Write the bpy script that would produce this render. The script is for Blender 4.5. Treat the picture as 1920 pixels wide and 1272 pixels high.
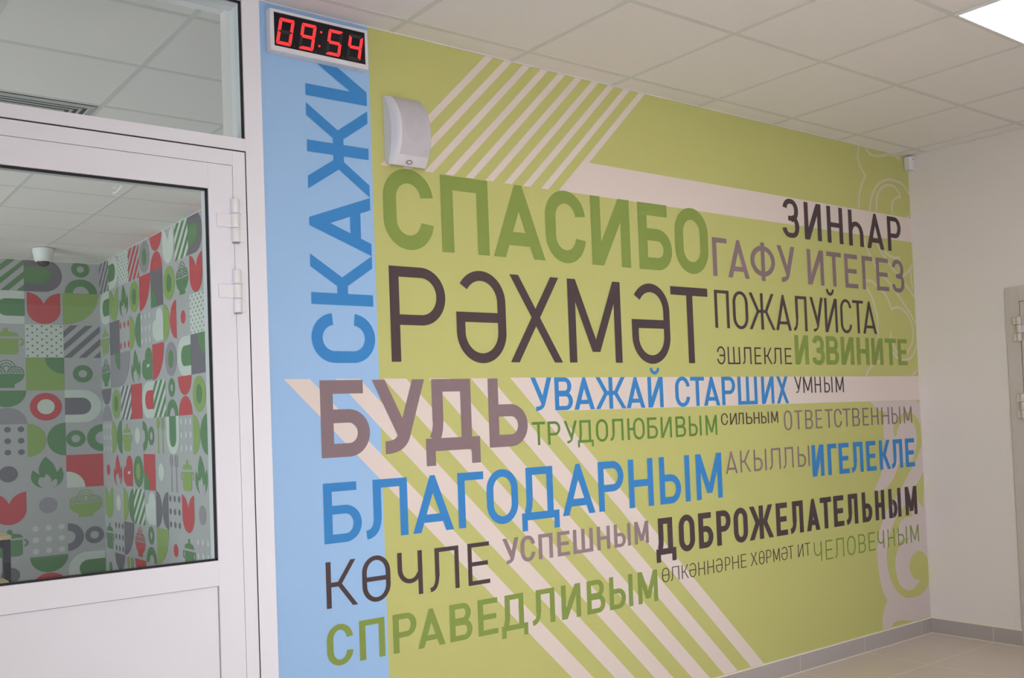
import bpy, bmesh, math
from mathutils import Matrix, Vector

# ------------------------------------------------------------------ camera, world, light, exposure
scene = bpy.context.scene
COL = scene.collection
for o in list(bpy.data.objects):
    bpy.data.objects.remove(o)

cam_data = bpy.data.cameras.new('camera')
cam_data.sensor_fit = 'HORIZONTAL'
cam_data.sensor_width = 36.0
cam_data.lens = 34.731
cam_data.shift_x = 0.01268
cam_data.shift_y = 0.04916
cam_data.clip_start = 0.05
cam_data.clip_end = 100
cam = bpy.data.objects.new('camera', cam_data)
COL.objects.link(cam)
RIGHT = Vector((0.796616, -0.603341, -0.037189))
DOWN = Vector((-0.010211, 0.048082, -0.998791))
FWD = Vector((0.604400, 0.796032, 0.032142))
cam.matrix_world = Matrix(((RIGHT.x, -DOWN.x, -FWD.x, -5.76085),
                           (RIGHT.y, -DOWN.y, -FWD.y, -3.29516),
                           (RIGHT.z, -DOWN.z, -FWD.z, 1.39316),
                           (0, 0, 0, 1)))
scene.camera = cam

scene.view_settings.view_transform = 'Standard'
scene.view_settings.look = 'None'
scene.view_settings.exposure = 0.0
scene.view_settings.gamma = 1.0
scene.view_settings.use_curve_mapping = False

world = bpy.data.worlds.new('world')
scene.world = world
world.use_nodes = True
bg = world.node_tree.nodes['Background']
bg.inputs[0].default_value = (0.93, 0.95, 1.0, 1)
bg.inputs[1].default_value = 0.62


def area(name, loc, target, sx, sy, power, col, spread=180):
    d = bpy.data.lights.new(name, 'AREA')
    d.shape = 'RECTANGLE'
    d.size, d.size_y, d.energy, d.color = sx, sy, power, col
    d.spread = math.radians(spread)
    o = bpy.data.objects.new(name, d)
    COL.objects.link(o)
    o.location = loc
    o.rotation_euler = (Vector(target) - Vector(loc)).to_track_quat('-Z', 'Y').to_euler()
    return o


# daylight from the hall's window front, behind and to the left of the camera
area('window_daylight', (-6.2, -5.5, 1.3), (-2.8, 0, 0.9), 2.6, 1.5, 19.5, (0.985, 0.965, 1.0), 50)
# added fill lamp, bounced off the floor behind the camera onto the ceiling
area('ceiling_bounce_fill', (-6.6, -7.4, 2.7), (-4.2, -4.6, 0), 1.8, 1.0, 165, (0.98, 0.97, 1.0), 20)
# daylight from the windows of the canteen behind the glazed door
area('canteen_daylight', (-8.8, 2.6, 1.5), (-3.2, 4.0, 1.7), 3.0, 1.8, 80, (0.90, 0.965, 1.0), 130)

H = 2.9434        # ceiling height; the mural wall is the plane y = 0, its right corner x = 0


# ------------------------------------------------------------------ materials
def mat(name, col, rough=0.6, bump=0.0, bscale=200.0, spec=0.35, var=0.0, metal=0.0):
    m = bpy.data.materials.new(name)
    m.use_nodes = True
    nt = m.node_tree
    b = nt.nodes['Principled BSDF']
    b.inputs['Base Color'].default_value = (*col, 1)
    b.inputs['Roughness'].default_value = rough
    b.inputs['Specular IOR Level'].default_value = spec
    b.inputs['Metallic'].default_value = metal
    if bump or var:
        tc = nt.nodes.new('ShaderNodeTexCoord')
        n = nt.nodes.new('ShaderNodeTexNoise')
        n.inputs['Scale'].default_value = bscale
        n.inputs['Detail'].default_value = 3
        nt.links.new(tc.outputs['Object'], n.inputs['Vector'])
        if bump:
            bp = nt.nodes.new('ShaderNodeBump')
            bp.inputs['Strength'].default_value = bump
            bp.inputs['Distance'].default_value = 0.003
            nt.links.new(n.outputs['Fac'], bp.inputs['Height'])
            nt.links.new(bp.outputs['Normal'], b.inputs['Normal'])
        if var:
            mx = nt.nodes.new('ShaderNodeMix')
            mx.data_type = 'RGBA'
            mx.inputs[6].default_value = (*[c * (1 - var) for c in col], 1)
            mx.inputs[7].default_value = (*[min(1, c * (1 + var)) for c in col], 1)
            nt.links.new(n.outputs['Fac'], mx.inputs[0])
            nt.links.new(mx.outputs[2], b.inputs['Base Color'])
    return m


def emit(name, col, s):
    m = bpy.data.materials.new(name)
    m.use_nodes = True
    nt = m.node_tree
    nt.nodes.remove(nt.nodes['Principled BSDF'])
    e = nt.nodes.new('ShaderNodeEmission')
    e.inputs[0].default_value = (*col, 1)
    e.inputs[1].default_value = s
    nt.links.new(e.outputs[0], nt.nodes['Material Output'].inputs[0])
    return m


def glass(name, tint):
    m = bpy.data.materials.new(name)
    m.use_nodes = True
    nt = m.node_tree
    nt.nodes.remove(nt.nodes['Principled BSDF'])
    t = nt.nodes.new('ShaderNodeBsdfTransparent')
    t.inputs[0].default_value = (*tint, 1)
    g = nt.nodes.new('ShaderNodeBsdfGlossy')
    g.inputs['Roughness'].default_value = 0.0
    fr = nt.nodes.new('ShaderNodeFresnel')
    fr.inputs[0].default_value = 1.5
    mx = nt.nodes.new('ShaderNodeMixShader')
    nt.links.new(fr.outputs[0], mx.inputs[0])
    nt.links.new(t.outputs[0], mx.inputs[1])
    nt.links.new(g.outputs[0], mx.inputs[2])
    nt.links.new(mx.outputs[0], nt.nodes['Material Output'].inputs[0])
    return m


def tiled(name, col, joint, size, ox, oy, jw, rough, axes='XY', var=0.03):
    """square tiles of the given size with thin joints, laid from object coordinates"""
    m = bpy.data.materials.new(name)
    m.use_nodes = True
    nt = m.node_tree
    b = nt.nodes['Principled BSDF']
    b.inputs['Roughness'].default_value = rough
    tc = nt.nodes.new('ShaderNodeTexCoord')
    sp = nt.nodes.new('ShaderNodeSeparateXYZ')
    nt.links.new(tc.outputs['Object'], sp.inputs[0])
    outs = []
    for ax, off in zip(axes, (ox, oy)):
        a = nt.nodes.new('ShaderNodeMath'); a.operation = 'SUBTRACT'
        nt.links.new(sp.outputs[ax], a.inputs[0]); a.inputs[1].default_value = off
        p = nt.nodes.new('ShaderNodeMath'); p.operation = 'PINGPONG'
        nt.links.new(a.outputs[0], p.inputs[0]); p.inputs[1].default_value = size / 2
        c = nt.nodes.new('ShaderNodeMath'); c.operation = 'LESS_THAN'
        nt.links.new(p.outputs[0], c.inputs[0]); c.inputs[1].default_value = jw
        outs.append(c)
    if len(outs) == 2:
        mxm = nt.nodes.new('ShaderNodeMath'); mxm.operation = 'MAXIMUM'
        nt.links.new(outs[0].outputs[0], mxm.inputs[0]); nt.links.new(outs[1].outputs[0], mxm.inputs[1])
        fac = mxm.outputs[0]
    else:
        fac = outs[0].outputs[0]
    n = nt.nodes.new('ShaderNodeTexNoise'); n.inputs['Scale'].default_value = 3.0
    n.inputs['Detail'].default_value = 6
    nt.links.new(tc.outputs['Object'], n.inputs['Vector'])
    mx0 = nt.nodes.new('ShaderNodeMix'); mx0.data_type = 'RGBA'
    mx0.inputs[6].default_value = (*[c * (1 - var) for c in col], 1)
    mx0.inputs[7].default_value = (*[c * (1 + var) for c in col], 1)
    nt.links.new(n.outputs['Fac'], mx0.inputs[0])
    mx = nt.nodes.new('ShaderNodeMix'); mx.data_type = 'RGBA'
    nt.links.new(fac, mx.inputs[0])
    nt.links.new(mx0.outputs[2], mx.inputs[6])
    mx.inputs[7].default_value = (*joint, 1)
    nt.links.new(mx.outputs[2], b.inputs['Base Color'])
    return m


MW = dict(rough=0.62, bump=0.22, bscale=260.0, spec=0.25)
M = {
    'blue_field': mat('mural_pale_blue', (0.345, 0.56, 0.85), **MW),
    'green_field': mat('mural_lime_green', (0.53, 0.545, 0.195), **MW),
    'stripe': mat('mural_cream_white', (0.77, 0.68, 0.63), **MW),
    'leaf': mat('mural_warm_grey', (0.66, 0.58, 0.56), **MW),
    'scroll': mat('mural_cream_line', (0.66, 0.60, 0.44), **MW),
    'dgreen': mat('mural_leaf_green', (0.238, 0.325, 0.075), **MW),
    'forest': mat('mural_forest_green', (0.13, 0.25, 0.055), **MW),
    'dark': mat('mural_dark_brown', (0.078, 0.055, 0.058), **MW),
    'purple': mat('mural_grey_purple', (0.25, 0.18, 0.195), **MW),
    'mauve': mat('mural_pale_mauve', (0.30, 0.22, 0.235), **MW),
    'blue': mat('mural_strong_blue', (0.045, 0.24, 0.58), **MW),
    'pvc': mat('white_pvc', (0.885, 0.89, 0.945), 0.35, var=0.012, bscale=2.0),
    'pvc_hinge': mat('hinge_white', (0.89, 0.88, 0.90), 0.35),
    'gasket': mat('black_rubber', (0.02, 0.02, 0.025), 0.6),
    'joint': mat('grey_joint', (0.35, 0.34, 0.35), 0.6),
    'glass': glass('window_glass', (0.90, 0.935, 0.915)),
    'plaster': mat('white_plaster', (0.83, 0.79, 0.785), 0.8, bump=0.15, bscale=120.0),
    'inner_plaster': mat('inner_plaster', (0.72, 0.74, 0.73), 0.8, bump=0.1, bscale=120.0),
    'tile_c': mat('ceiling_tile', (0.90, 0.875, 0.88), 0.9, bump=0.15, bscale=400.0),
    'grid_c': mat('ceiling_grid_bar', (0.74, 0.745, 0.735), 0.6),
    'floor': tiled('floor_tile', (0.76, 0.67, 0.60), (0.92, 0.86, 0.78), 0.6, -0.124, -0.39, 0.0035, 0.3),
    'skirt_x': tiled('skirting_tile', (0.44, 0.41, 0.40), (0.62, 0.58, 0.54), 0.6, -0.124, 0, 0.0025, 0.35, axes='X'),
    'skirt_y': tiled('skirting_tile_side', (0.44, 0.41, 0.40), (0.62, 0.58, 0.54), 0.6, -0.386, 0, 0.0025, 0.35, axes='Y'),
    'grout': mat('skirting_grout', (0.88, 0.83, 0.70), 0.8),
    'white_plastic': mat('white_plastic', (0.80, 0.80, 0.83), 0.4, var=0.01, bscale=5),
    'spk_white': mat('speaker_white', (0.72, 0.72, 0.76), 0.35),
    'grille': mat('speaker_grille', (0.60, 0.585, 0.63), 0.5, bump=0.5, bscale=600.0),
    'grille_dark': mat('speaker_cone_shade', (0.575, 0.56, 0.605), 0.5, bump=0.5, bscale=600.0),
    'badge': mat('badge_gold', (0.30, 0.27, 0.20), 0.35, metal=0.5),
    'black_gloss': mat('display_black', (0.008, 0.008, 0.010), 0.25, spec=0.3),
    'seg_off': mat('segment_off', (0.022, 0.024, 0.026), 0.5),
    'seg_on': emit('segment_lit', (1.0, 0.055, 0.06), 1.05),
    'screw': mat('screw_steel', (0.45, 0.45, 0.46), 0.35, metal=0.8),
    'lamp': emit('led_diffuser', (1.0, 0.99, 0.98), 7.0),
    'grey_pvc': mat('grey_pvc', (0.60, 0.555, 0.53), 0.4),
    'grey_hinge': mat('grey_hinge', (0.68, 0.64, 0.59), 0.4),
    'cam_white': mat('camera_white', (0.78, 0.82, 0.83), 0.4),
    'cam_dark': mat('camera_dark', (0.015, 0.016, 0.02), 0.15),
    'wood': mat('pale_wood', (0.62, 0.47, 0.30), 0.5, var=0.06, bscale=14.0),
    'leg': mat('dark_steel', (0.035, 0.037, 0.055), 0.5),
    'louvre': mat('vent_white', (0.50, 0.53, 0.53), 0.45),
    'vent_dark': mat('vent_dark', (0.06, 0.065, 0.065), 0.8),
    'pane_mark': mat('pane_mark_white', (0.85, 0.88, 0.83), 0.3),
    # wallpaper
    'wp_base': mat('wallpaper_grey', (0.44, 0.45, 0.465), 0.7),
    'wp_pale': mat('wallpaper_pale', (0.60, 0.66, 0.62), 0.7),
    'wp_white': mat('wallpaper_dots', (0.58, 0.61, 0.62), 0.7),
    'wp_green': mat('wallpaper_green', (0.115, 0.25, 0.115), 0.7),
    'wp_lime': mat('wallpaper_lime', (0.27, 0.40, 0.12), 0.7),
    'wp_red': mat('wallpaper_red', (0.55, 0.075, 0.085), 0.7),
    'wp_dark': mat('wallpaper_dark', (0.17, 0.16, 0.19), 0.7),
    'wp_purple': mat('wallpaper_mauve', (0.31, 0.29, 0.33), 0.7),
}


# ------------------------------------------------------------------ helpers
class MB:
    """collects geometry for ONE mesh object, with several material slots"""
    def __init__(self):
        self.v, self.f, self.m, self.sm = [], [], [], []

    def face(self, pts, mi=0, smooth=False):
        n = len(self.v)
        self.v += [tuple(p) for p in pts]
        self.f.append(tuple(range(n, n + len(pts))))
        self.m.append(mi); self.sm.append(smooth)

    def box(self, a, b, mi=0):
        x0, x1 = sorted((a[0], b[0])); y0, y1 = sorted((a[1], b[1])); z0, z1 = sorted((a[2], b[2]))
        c = [(x0, y0, z0), (x1, y0, z0), (x1, y1, z0), (x0, y1, z0), (x0, y0, z1), (x1, y0, z1), (x1, y1, z1), (x0, y1, z1)]
        n = len(self.v); self.v += c
        for q in ((3, 2, 1, 0), (4, 5, 6, 7), (0, 1, 5, 4), (1, 2, 6, 5), (2, 3, 7, 6), (3, 0, 4, 7)):
            self.f.append(tuple(n + i for i in q)); self.m.append(mi); self.sm.append(False)

    def grid(self, rows, mi=0, smooth=True, close=False):
        """rows of points (equal length) skinned by quads sharing vertices"""
        n = len(self.v); k = len(rows[0])
        for r in rows: self.v += [tuple(p) for p in r]
        for i in range(len(rows) - 1):
            for j in range(k if close else k - 1):
                a, b = n + i * k + j, n + i * k + (j + 1) % k
                self.f.append((a, b, b + k, a + k)); self.m.append(mi); self.sm.append(smooth)

    def lathe(self, c, prof, mi=0, seg=32, axis='Z'):
        rows = []
        for r, h in prof:
            row = []
            for s in range(seg):
                t = 2 * math.pi * s / seg
                u, w = r * math.cos(t), r * math.sin(t)
                row.append((c[0] + u, c[1] + w, c[2] + h) if axis == 'Z' else
                           ((c[0] + u, c[1] + h, c[2] + w) if axis == 'Y' else (c[0] + h, c[1] + u, c[2] + w)))
            rows.append(row)
        self.grid(rows, mi, True, True)

    def build(self, name, mats, parent=None, bevel=0.0, merge=False):
        me = bpy.data.meshes.new(name)
        me.from_pydata(self.v, [], self.f)
        for m in (mats if isinstance(mats, (list, tuple)) else [mats]): me.materials.append(m)
        for p, mi, s in zip(me.polygons, self.m, self.sm):
            p.material_index = mi; p.use_smooth = s
        me.update()
        if merge:
            bm = bmesh.new(); bm.from_mesh(me)
            bmesh.ops.remove_doubles(bm, verts=bm.verts, dist=1e-5)
            bmesh.ops.recalc_face_normals(bm, faces=bm.faces)
            bm.to_mesh(me); bm.free()
        o = bpy.data.objects.new(name, me)
        COL.objects.link(o)
        if parent is not None:
            o.parent = parent
            o.matrix_parent_inverse = parent.matrix_basis.inverted()
        if bevel:
            md = o.modifiers.new('bevel', 'BEVEL'); md.width = bevel; md.segments = 2
            md.limit_method = 'ANGLE'
        return o


def empty(name, loc):
    o = bpy.data.objects.new(name, None)
    o.empty_display_size = 0.1
    COL.objects.link(o); o.location = loc
    return o


def tag(o, label=None, cat=None, kind=None, group=None):
    if label: o['label'] = label
    if cat: o['category'] = cat
    if kind: o['kind'] = kind
    if group: o['group'] = group
    return o


def struct(o, label=None, cat=None): return tag(o, label, cat, 'structure')


def boxobj(name, a, b, m, parent=None, bevel=0.0):
    mb = MB(); mb.box(a, b)
    return mb.build(name, m, parent, bevel)


# ------------------------------------------------------------------ the room shell
XL = -9.5      # how far the hall and the canteen reach to the left
YB = -9.0
TH = 0.19      # thickness of the mural wall
struct(boxobj('floor', (XL, YB, -0.1), (0.2, TH, 0), M['floor']), 'beige floor tiles of the hall in front of the mural', 'floor')
mw = MB()
mw.box((-4.287, 0, 0), (0.0, TH, H))
mw.box((-4.352, 0.1002, 0), (-4.287, TH, H))     # plastered reveal behind the post
struct(mw.build('wall_back', M['plaster']), 'wall carrying the large mural of words', 'wall')
struct(boxobj('wall_left', (XL, 0, 0), (-5.40, TH, H), M['plaster']), 'wall to the left of the glazed white door', 'wall')
struct(boxobj('wall_right', (0.0, YB, 0), (0.2, TH, H), M['plaster']), 'plain pale grey wall at the right of the mural', 'wall')

# ceilings: tile panels with the bars of the suspension grid as a child
def ceiling(name, x0, x1, y0, y1, gx, gy, label, holes=()):
    mb = MB()
    mb.box((x0, y0, H), (x1, y1, H + 0.06))
    c = struct(mb.build(name, M['tile_c']), label, 'ceiling')
    g = MB()
    w = 0.012
    k = math.ceil((x0 - gx) / 0.6)
    while gx + 0.6 * k < x1:
        x = gx + 0.6 * k
        g.box((max(x - w, x0), y0, H - 0.0010), (min(x + w, x1), y1, H + .001)); k += 1
    k = math.ceil((y0 - gy) / 0.6)
    while gy + 0.6 * k < y1:
        y = gy + 0.6 * k
        g.box((x0, max(y - w, y0), H - 0.0012), (x1, min(y + w, y1), H + .001)); k += 1
    # wall angles
    g.box((x1 - 0.006, y0, H - 0.004), (x1, y1, H)); g.box((x0, y1 - 0.006, H - 0.004), (x1, y1, H))
    g.build('ceiling_grid', M['grid_c'], c)
    return c

ceiling('ceiling', XL, 0.0, YB, 0.0, -0.1324, -0.1271, 'suspended tile ceiling of the hall above the mural')
ceiling('ceiling_inner', XL, -3.235, TH, 5.93, -4.43, 0.265, 'suspended tile ceiling of the canteen seen through the glass')
struct(boxobj('floor_inner', (XL, TH, -0.1), (-3.235, 5.93, 0), M['floor']), 'tiled floor of the canteen behind the door', 'floor')

# skirting tiles
sk = MB(); sk.box((-4.287, -0.010, 0), (0, 0, 0.0895)); so = sk.build('baseboard_back', M['skirt_x'])
struct(so, 'grey tile skirting under the mural', 'skirting')
boxobj('grout_line', (-4.287, -0.011, 0.0895), (0, 0, 0.0955), M['grout'], so)
boxobj('grout_line', (-4.287, -0.012, 0.0), (0, 0, 0.003), M['grout'], so)
sk = MB(); sk.box((-0.010, YB, 0), (0, -0.557, 0.0895)); sk.v = []; sk.f = []; sk.m = []; sk.sm = []
sk.box((-0.010, -0.557, 0), (0, -0.010, 0.0895)); so = sk.build('baseboard_right', M['skirt_y'])
struct(so, 'grey tile skirting along the pale right wall', 'skirting')
boxobj('grout_line', (-0.011, -0.557, 0.0895), (0, -0.010, 0.0955), M['grout'], so)
boxobj('grout_line', (-0.012, -0.557, 0.0), (0, -0.010, 0.003), M['grout'], so)


# ------------------------------------------------------------------ the mural: letters as (character, left, right) in metres
WORDS = [
 ('СПАСИБО', 'dgreen', (-3.792, -1.9039), (2.0854, 2.0914), (2.3998, 2.413), 0.0597, 0.0582, [('С', -3.792, -3.5591), ('П', -3.5218, -3.2824), ('А', -3.2614, -2.9781), ('С', -2.9716, -2.7355), ('И', -2.7, -2.4542), ('Б', -2.3978, -2.1707), ('О', -2.1459, -1.9039)]),
 ('РӘХМӘТ', 'dark', (-3.7769, -1.9272), (1.6385, 1.6434), (2.0142, 2.0184), 0.0436, 0.0413, [('Р', -3.7769, -3.5159), ('Ә', -3.4649, -3.21), ('Х', -3.1917, -2.901), ('М', -2.8595, -2.5354), ('Ә', -2.4658, -2.2077), ('Т', -2.1954, -1.9272)]),
 ('БУДЬ', 'purple', (-4.0888, -3.1141), (1.2804, 1.2852), (1.5676, 1.5727), 0.0524, 0.0509, [('Б', -4.0888, -3.8837), ('У', -3.8691, -3.6315), ('Д', -3.6328, -3.3679), ('Ь', -3.3193, -3.1141)]),
 ('УВАЖАЙ СТАРШИХ', 'blue', (-3.0901, -1.3056), (1.4304, 1.431), (1.5749, 1.5755), 0.0246, 0.0188, [('У', -3.0901, -2.9721), ('В', -2.9562, -2.8522), ('А', -2.8441, -2.7212), ('Ж', -2.7153, -2.5235), ('А', -2.5218, -2.3994), ('Й', -2.3791, -2.2748), ('С', -2.1913, -2.0865), ('Т', -2.0827, -1.9801), ('А', -1.9871, -1.8654), ('Р', -1.8496, -1.7455), ('Ш', -1.7253, -1.5682), ('И', -1.5345, -1.4294), ('Х', -1.4096, -1.3056)]),
 ('УМНЫМ', 'dark', (-1.2528, -0.7964), (1.4848, 1.4846), (1.5743, 1.5731), 0.0132, 0.008, [('У', -1.2528, -1.1867), ('М', -1.1745, -1.0926), ('Н', -1.0712, -1.0122), ('Ы', -0.9829, -0.904), ('М', -0.8745, -0.7964)]),
 ('ТРУДОЛЮБИВЫМ', 'forest', (-3.0912, -1.8967), (1.2829, 1.2841), (1.3834, 1.3836), 0.0157, 0.0115, [('Т', -3.0912, -3.0181), ('Р', -3.0036, -2.9317), ('У', -2.9113, -2.833), ('Д', -2.8316, -2.7369), ('О', -2.7206, -2.6458), ('Л', -2.6319, -2.5481), ('Ю', -2.5227, -2.4105), ('Б', -2.3925, -2.3213), ('И', -2.3009, -2.2255), ('В', -2.1986, -2.1261), ('Ы', -2.1047, -2.0124), ('М', -1.9821, -1.8967)]),
 ('СИЛЬНЫМ', 'dark', (-1.8649, -1.4062), (1.331, 1.3287), (1.3895, 1.3907), 0.0102, 0.006, [('С', -1.8649, -1.8113), ('И', -1.796, -1.7432), ('Л', -1.7361, -1.688), ('Ь', -1.6693, -1.6196), ('Н', -1.6084, -1.5606), ('Ы', -1.5466, -1.4839), ('М', -1.4643, -1.4062)]),
 ('ОТВЕТСТВЕННЫМ', 'purple', (-1.3576, -0.0999), (1.2871, 1.2885), (1.3913, 1.3906), 0.0148, 0.0088, [('О', -1.3576, -1.287), ('Т', -1.2667, -1.1946), ('В', -1.1711, -1.1013), ('Е', -1.076, -1.015), ('Т', -0.9904, -0.9157), ('С', -0.9042, -0.8306), ('Т', -0.8217, -0.7442), ('В', -0.7276, -0.6523), ('Е', -0.6254, -0.5631), ('Н', -0.5379, -0.4628), ('Н', -0.4315, -0.3512), ('Ы', -0.3226, -0.2277), ('М', -0.1914, -0.0999)]),
 ('АКЫЛЛЫ', 'purple', (-1.846, -1.1471), (1.0838, 1.0845), (1.1959, 1.1967), 0.0146, 0.0107, [('А', -1.846, -1.7531), ('К', -1.7309, -1.6473), ('Ы', -1.6232, -1.519), ('Л', -1.4946, -1.4003), ('Л', -1.3785, -1.29), ('Ы', -1.2526, -1.1471)]),
 ('ИГЕЛЕКЛЕ', 'blue', (-1.1263, -0.0916), (1.0235, 1.0229), (1.1972, 1.1952), 0.0327, 0.026, [('И', -1.1263, -1.0163), ('Г', -0.9815, -0.896), ('Е', -0.8766, -0.7775), ('Л', -0.7545, -0.6383), ('Е', -0.6065, -0.5076), ('К', -0.4721, -0.355), ('Л', -0.3453, -0.2251), ('Е', -0.1928, -0.0916)]),
 ('БЛАГОДАРНЫМ', 'blue', (-4.0885, -1.8762), (0.9651, 0.9689), (1.1871, 1.1939), 0.0352, 0.0322, [('Б', -4.0885, -3.9311), ('Л', -3.9112, -3.7272), ('А', -3.706, -3.5128), ('Г', -3.4888, -3.3592), ('О', -3.3452, -3.1808), ('Д', -3.1634, -2.9555), ('А', -2.9362, -2.7432), ('Р', -2.7195, -2.561), ('Н', -2.5296, -2.3681), ('Ы', -2.3249, -2.1133), ('М', -2.0687, -1.8762)]),
 ('КӨЧЛЕ', 'dark', (-4.0874, -3.3425), (0.7293, 0.7305), (0.899, 0.9005), 0.0203, 0.017, [('К', -4.0874, -3.9582), ('Ө', -3.9378, -3.8152), ('Ч', -3.7826, -3.6698), ('Л', -3.6345, -3.4962), ('Е', -3.4515, -3.3425)]),
 ('УСПЕШНЫМ', 'mauve', (-3.2732, -2.4129), (0.7945, 0.7983), (0.902, 0.9018), 0.0201, 0.0153, [('У', -3.2732, -3.1876), ('С', -3.1775, -3.0982), ('П', -3.0803, -3.0005), ('Е', -2.9741, -2.9034), ('Ш', -2.8829, -2.7655), ('Н', -2.7402, -2.6608), ('Ы', -2.6355, -2.5298), ('М', -2.5049, -2.4129)]),
 ('ДОБРОЖЕЛАТЕЛЬНЫМ', 'dark', (-2.3662, -0.0918), (0.7316, 0.7328), (0.9043, 0.9046), 0.0348, 0.0284, [('Д', -2.3662, -2.2304), ('О', -2.2079, -2.0954), ('Б', -2.0674, -1.9609), ('Р', -1.934, -1.8264), ('О', -1.8038, -1.6937), ('Ж', -1.6828, -1.4857), ('Е', -1.4615, -1.366), ('Л', -1.3412, -1.2278), ('А', -1.1994, -1.0803), ('Т', -1.0749, -0.9701), ('Е', -0.95, -0.8534), ('Л', -0.8287, -0.7169), ('Ь', -0.6739, -0.574), ('Н', -0.5418, -0.4442), ('Ы', -0.4009, -0.2691), ('М', -0.2224, -0.0918)]),
 ('ӨЛКӘННӘРНЕ ХӨРМӘТ ИТ', 'dark', (-2.3347, -1.1779), (0.6015, 0.6025), (0.6677, 0.6716), 0.007, 0.0044, [('Ө', -2.3347, -2.2855), ('Л', -2.2766, -2.2174), ('К', -2.1994, -2.1512), ('Ә', -2.1461, -2.0964), ('Н', -2.0808, -2.0335), ('Н', -2.0147, -1.9666), ('Ә', -1.9512, -1.9027), ('Р', -1.8827, -1.8431), ('Н', -1.8277, -1.7772), ('Е', -1.7602, -1.7182), ('Х', -1.6839, -1.6304), ('Ө', -1.6163, -1.5729), ('Р', -1.5574, -1.5145), ('М', -1.5001, -1.4456), ('Ә', -1.4309, -1.3791), ('Т', -1.3729, -1.3269), ('И', -1.288, -1.2411), ('Т', -1.2278, -1.1779)]),
 ('ЧЕЛОВЕЧНЫМ', 'dgreen', (-1.1485, -0.0894), (0.5595, 0.5658), (0.6671, 0.6705), 0.0119, 0.009, [('Ч', -1.1485, -1.0754), ('Е', -1.042, -0.9749), ('Л', -0.9544, -0.8676), ('О', -0.8385, -0.7553), ('В', -0.7271, -0.6552), ('Е', -0.6257, -0.5593), ('Ч', -0.5325, -0.4654), ('Н', -0.4272, -0.3552), ('Ы', -0.3191, -0.2215), ('М', -0.182, -0.0894)]),
 ('СПРАВЕДЛИВЫМ', 'dgreen', (-4.0922, -2.3671), (0.5188, 0.5216), (0.6661, 0.6684), 0.0266, 0.021, [('С', -4.0922, -3.9839), ('П', -3.9576, -3.8481), ('Р', -3.8121, -3.7059), ('А', -3.7016, -3.5732), ('В', -3.5496, -3.4404), ('Е', -3.4111, -3.3105), ('Д', -3.291, -3.153), ('Л', -3.1267, -3.0022), ('И', -2.9643, -2.8527), ('В', -2.8147, -2.7057), ('Ы', -2.6786, -2.5314), ('М', -2.4976, -2.3671)]),
 ('ПОЖАЛУЙСТА', 'dark', (-1.8757, -0.4358), (1.823, 1.8252), (2.016, 2.0169), 0.0216, 0.016, [('П', -1.8757, -1.7632), ('О', -1.7353, -1.6142), ('Ж', -1.6072, -1.3929), ('А', -1.3865, -1.2526), ('Л', -1.232, -1.1098), ('У', -1.0803, -0.9584), ('Й', -0.9452, -0.8253), ('С', -0.7952, -0.6856), ('Т', -0.6749, -0.5658), ('А', -0.5752, -0.4358)]),
 ('ЭШЛЕКЛЕ', 'dark', (-1.8737, -1.2645), (1.6388, 1.642), (1.7285, 1.7291), 0.0116, 0.008, [('Э', -1.8737, -1.8108), ('Ш', -1.7911, -1.6944), ('Л', -1.674, -1.6037), ('Е', -1.5777, -1.5242), ('К', -1.4986, -1.4329), ('Л', -1.4212, -1.353), ('Е', -1.3226, -1.2645)]),
 ('ИЗВИНИТЕ', 'dgreen', (-1.2323, -0.1179), (1.6401, 1.6423), (1.8015, 1.8004), 0.0343, 0.0256, [('И', -1.2323, -1.1096), ('З', -1.08, -0.9631), ('В', -0.9489, -0.8276), ('И', -0.8068, -0.6794), ('Н', -0.6501, -0.5249), ('И', -0.5007, -0.3805), ('Т', -0.3574, -0.2372), ('Е', -0.2195, -0.1179)]),
 ('ГАФУ ИТЕГЕЗ', 'purple', (-1.8736, -0.1109), (2.0865, 2.0874), (2.2848, 2.2832), 0.0318, 0.0256, [('Г', -1.8736, -1.7614), ('А', -1.7586, -1.5873), ('Ф', -1.5747, -1.3713), ('У', -1.3512, -1.1961), ('И', -1.0845, -0.9337), ('Т', -0.9039, -0.7633), ('Е', -0.7309, -0.6032), ('Г', -0.556, -0.4477), ('Е', -0.4106, -0.2798), ('З', -0.2491, -0.1109)]),
 ('ЗИНҺАР', 'dark', (-1.2921, -0.1219), (2.3374, 2.3356), (2.5464, 2.5469), 0.0361, 0.0273, [('З', -1.2921, -1.1425), ('И', -1.0942, -0.9384), ('Н', -0.8829, -0.7312), ('Һ', -0.6732, -0.5255), ('А', -0.4892, -0.3111), ('Р', -0.2691, -0.1219)]),
 ('СКАЖИ', 'blue', (1.6325, 2.8383), (-3.851, -3.8496), (-4.1124, -4.1079), 0.044, 0.045, [('С', 1.6325, 1.8184), ('К', 1.8495, 2.0444), ('А', 2.0444, 2.2699), ('Ж', 2.271, 2.6071), ('И', 2.6278, 2.8383)]),
]
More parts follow.
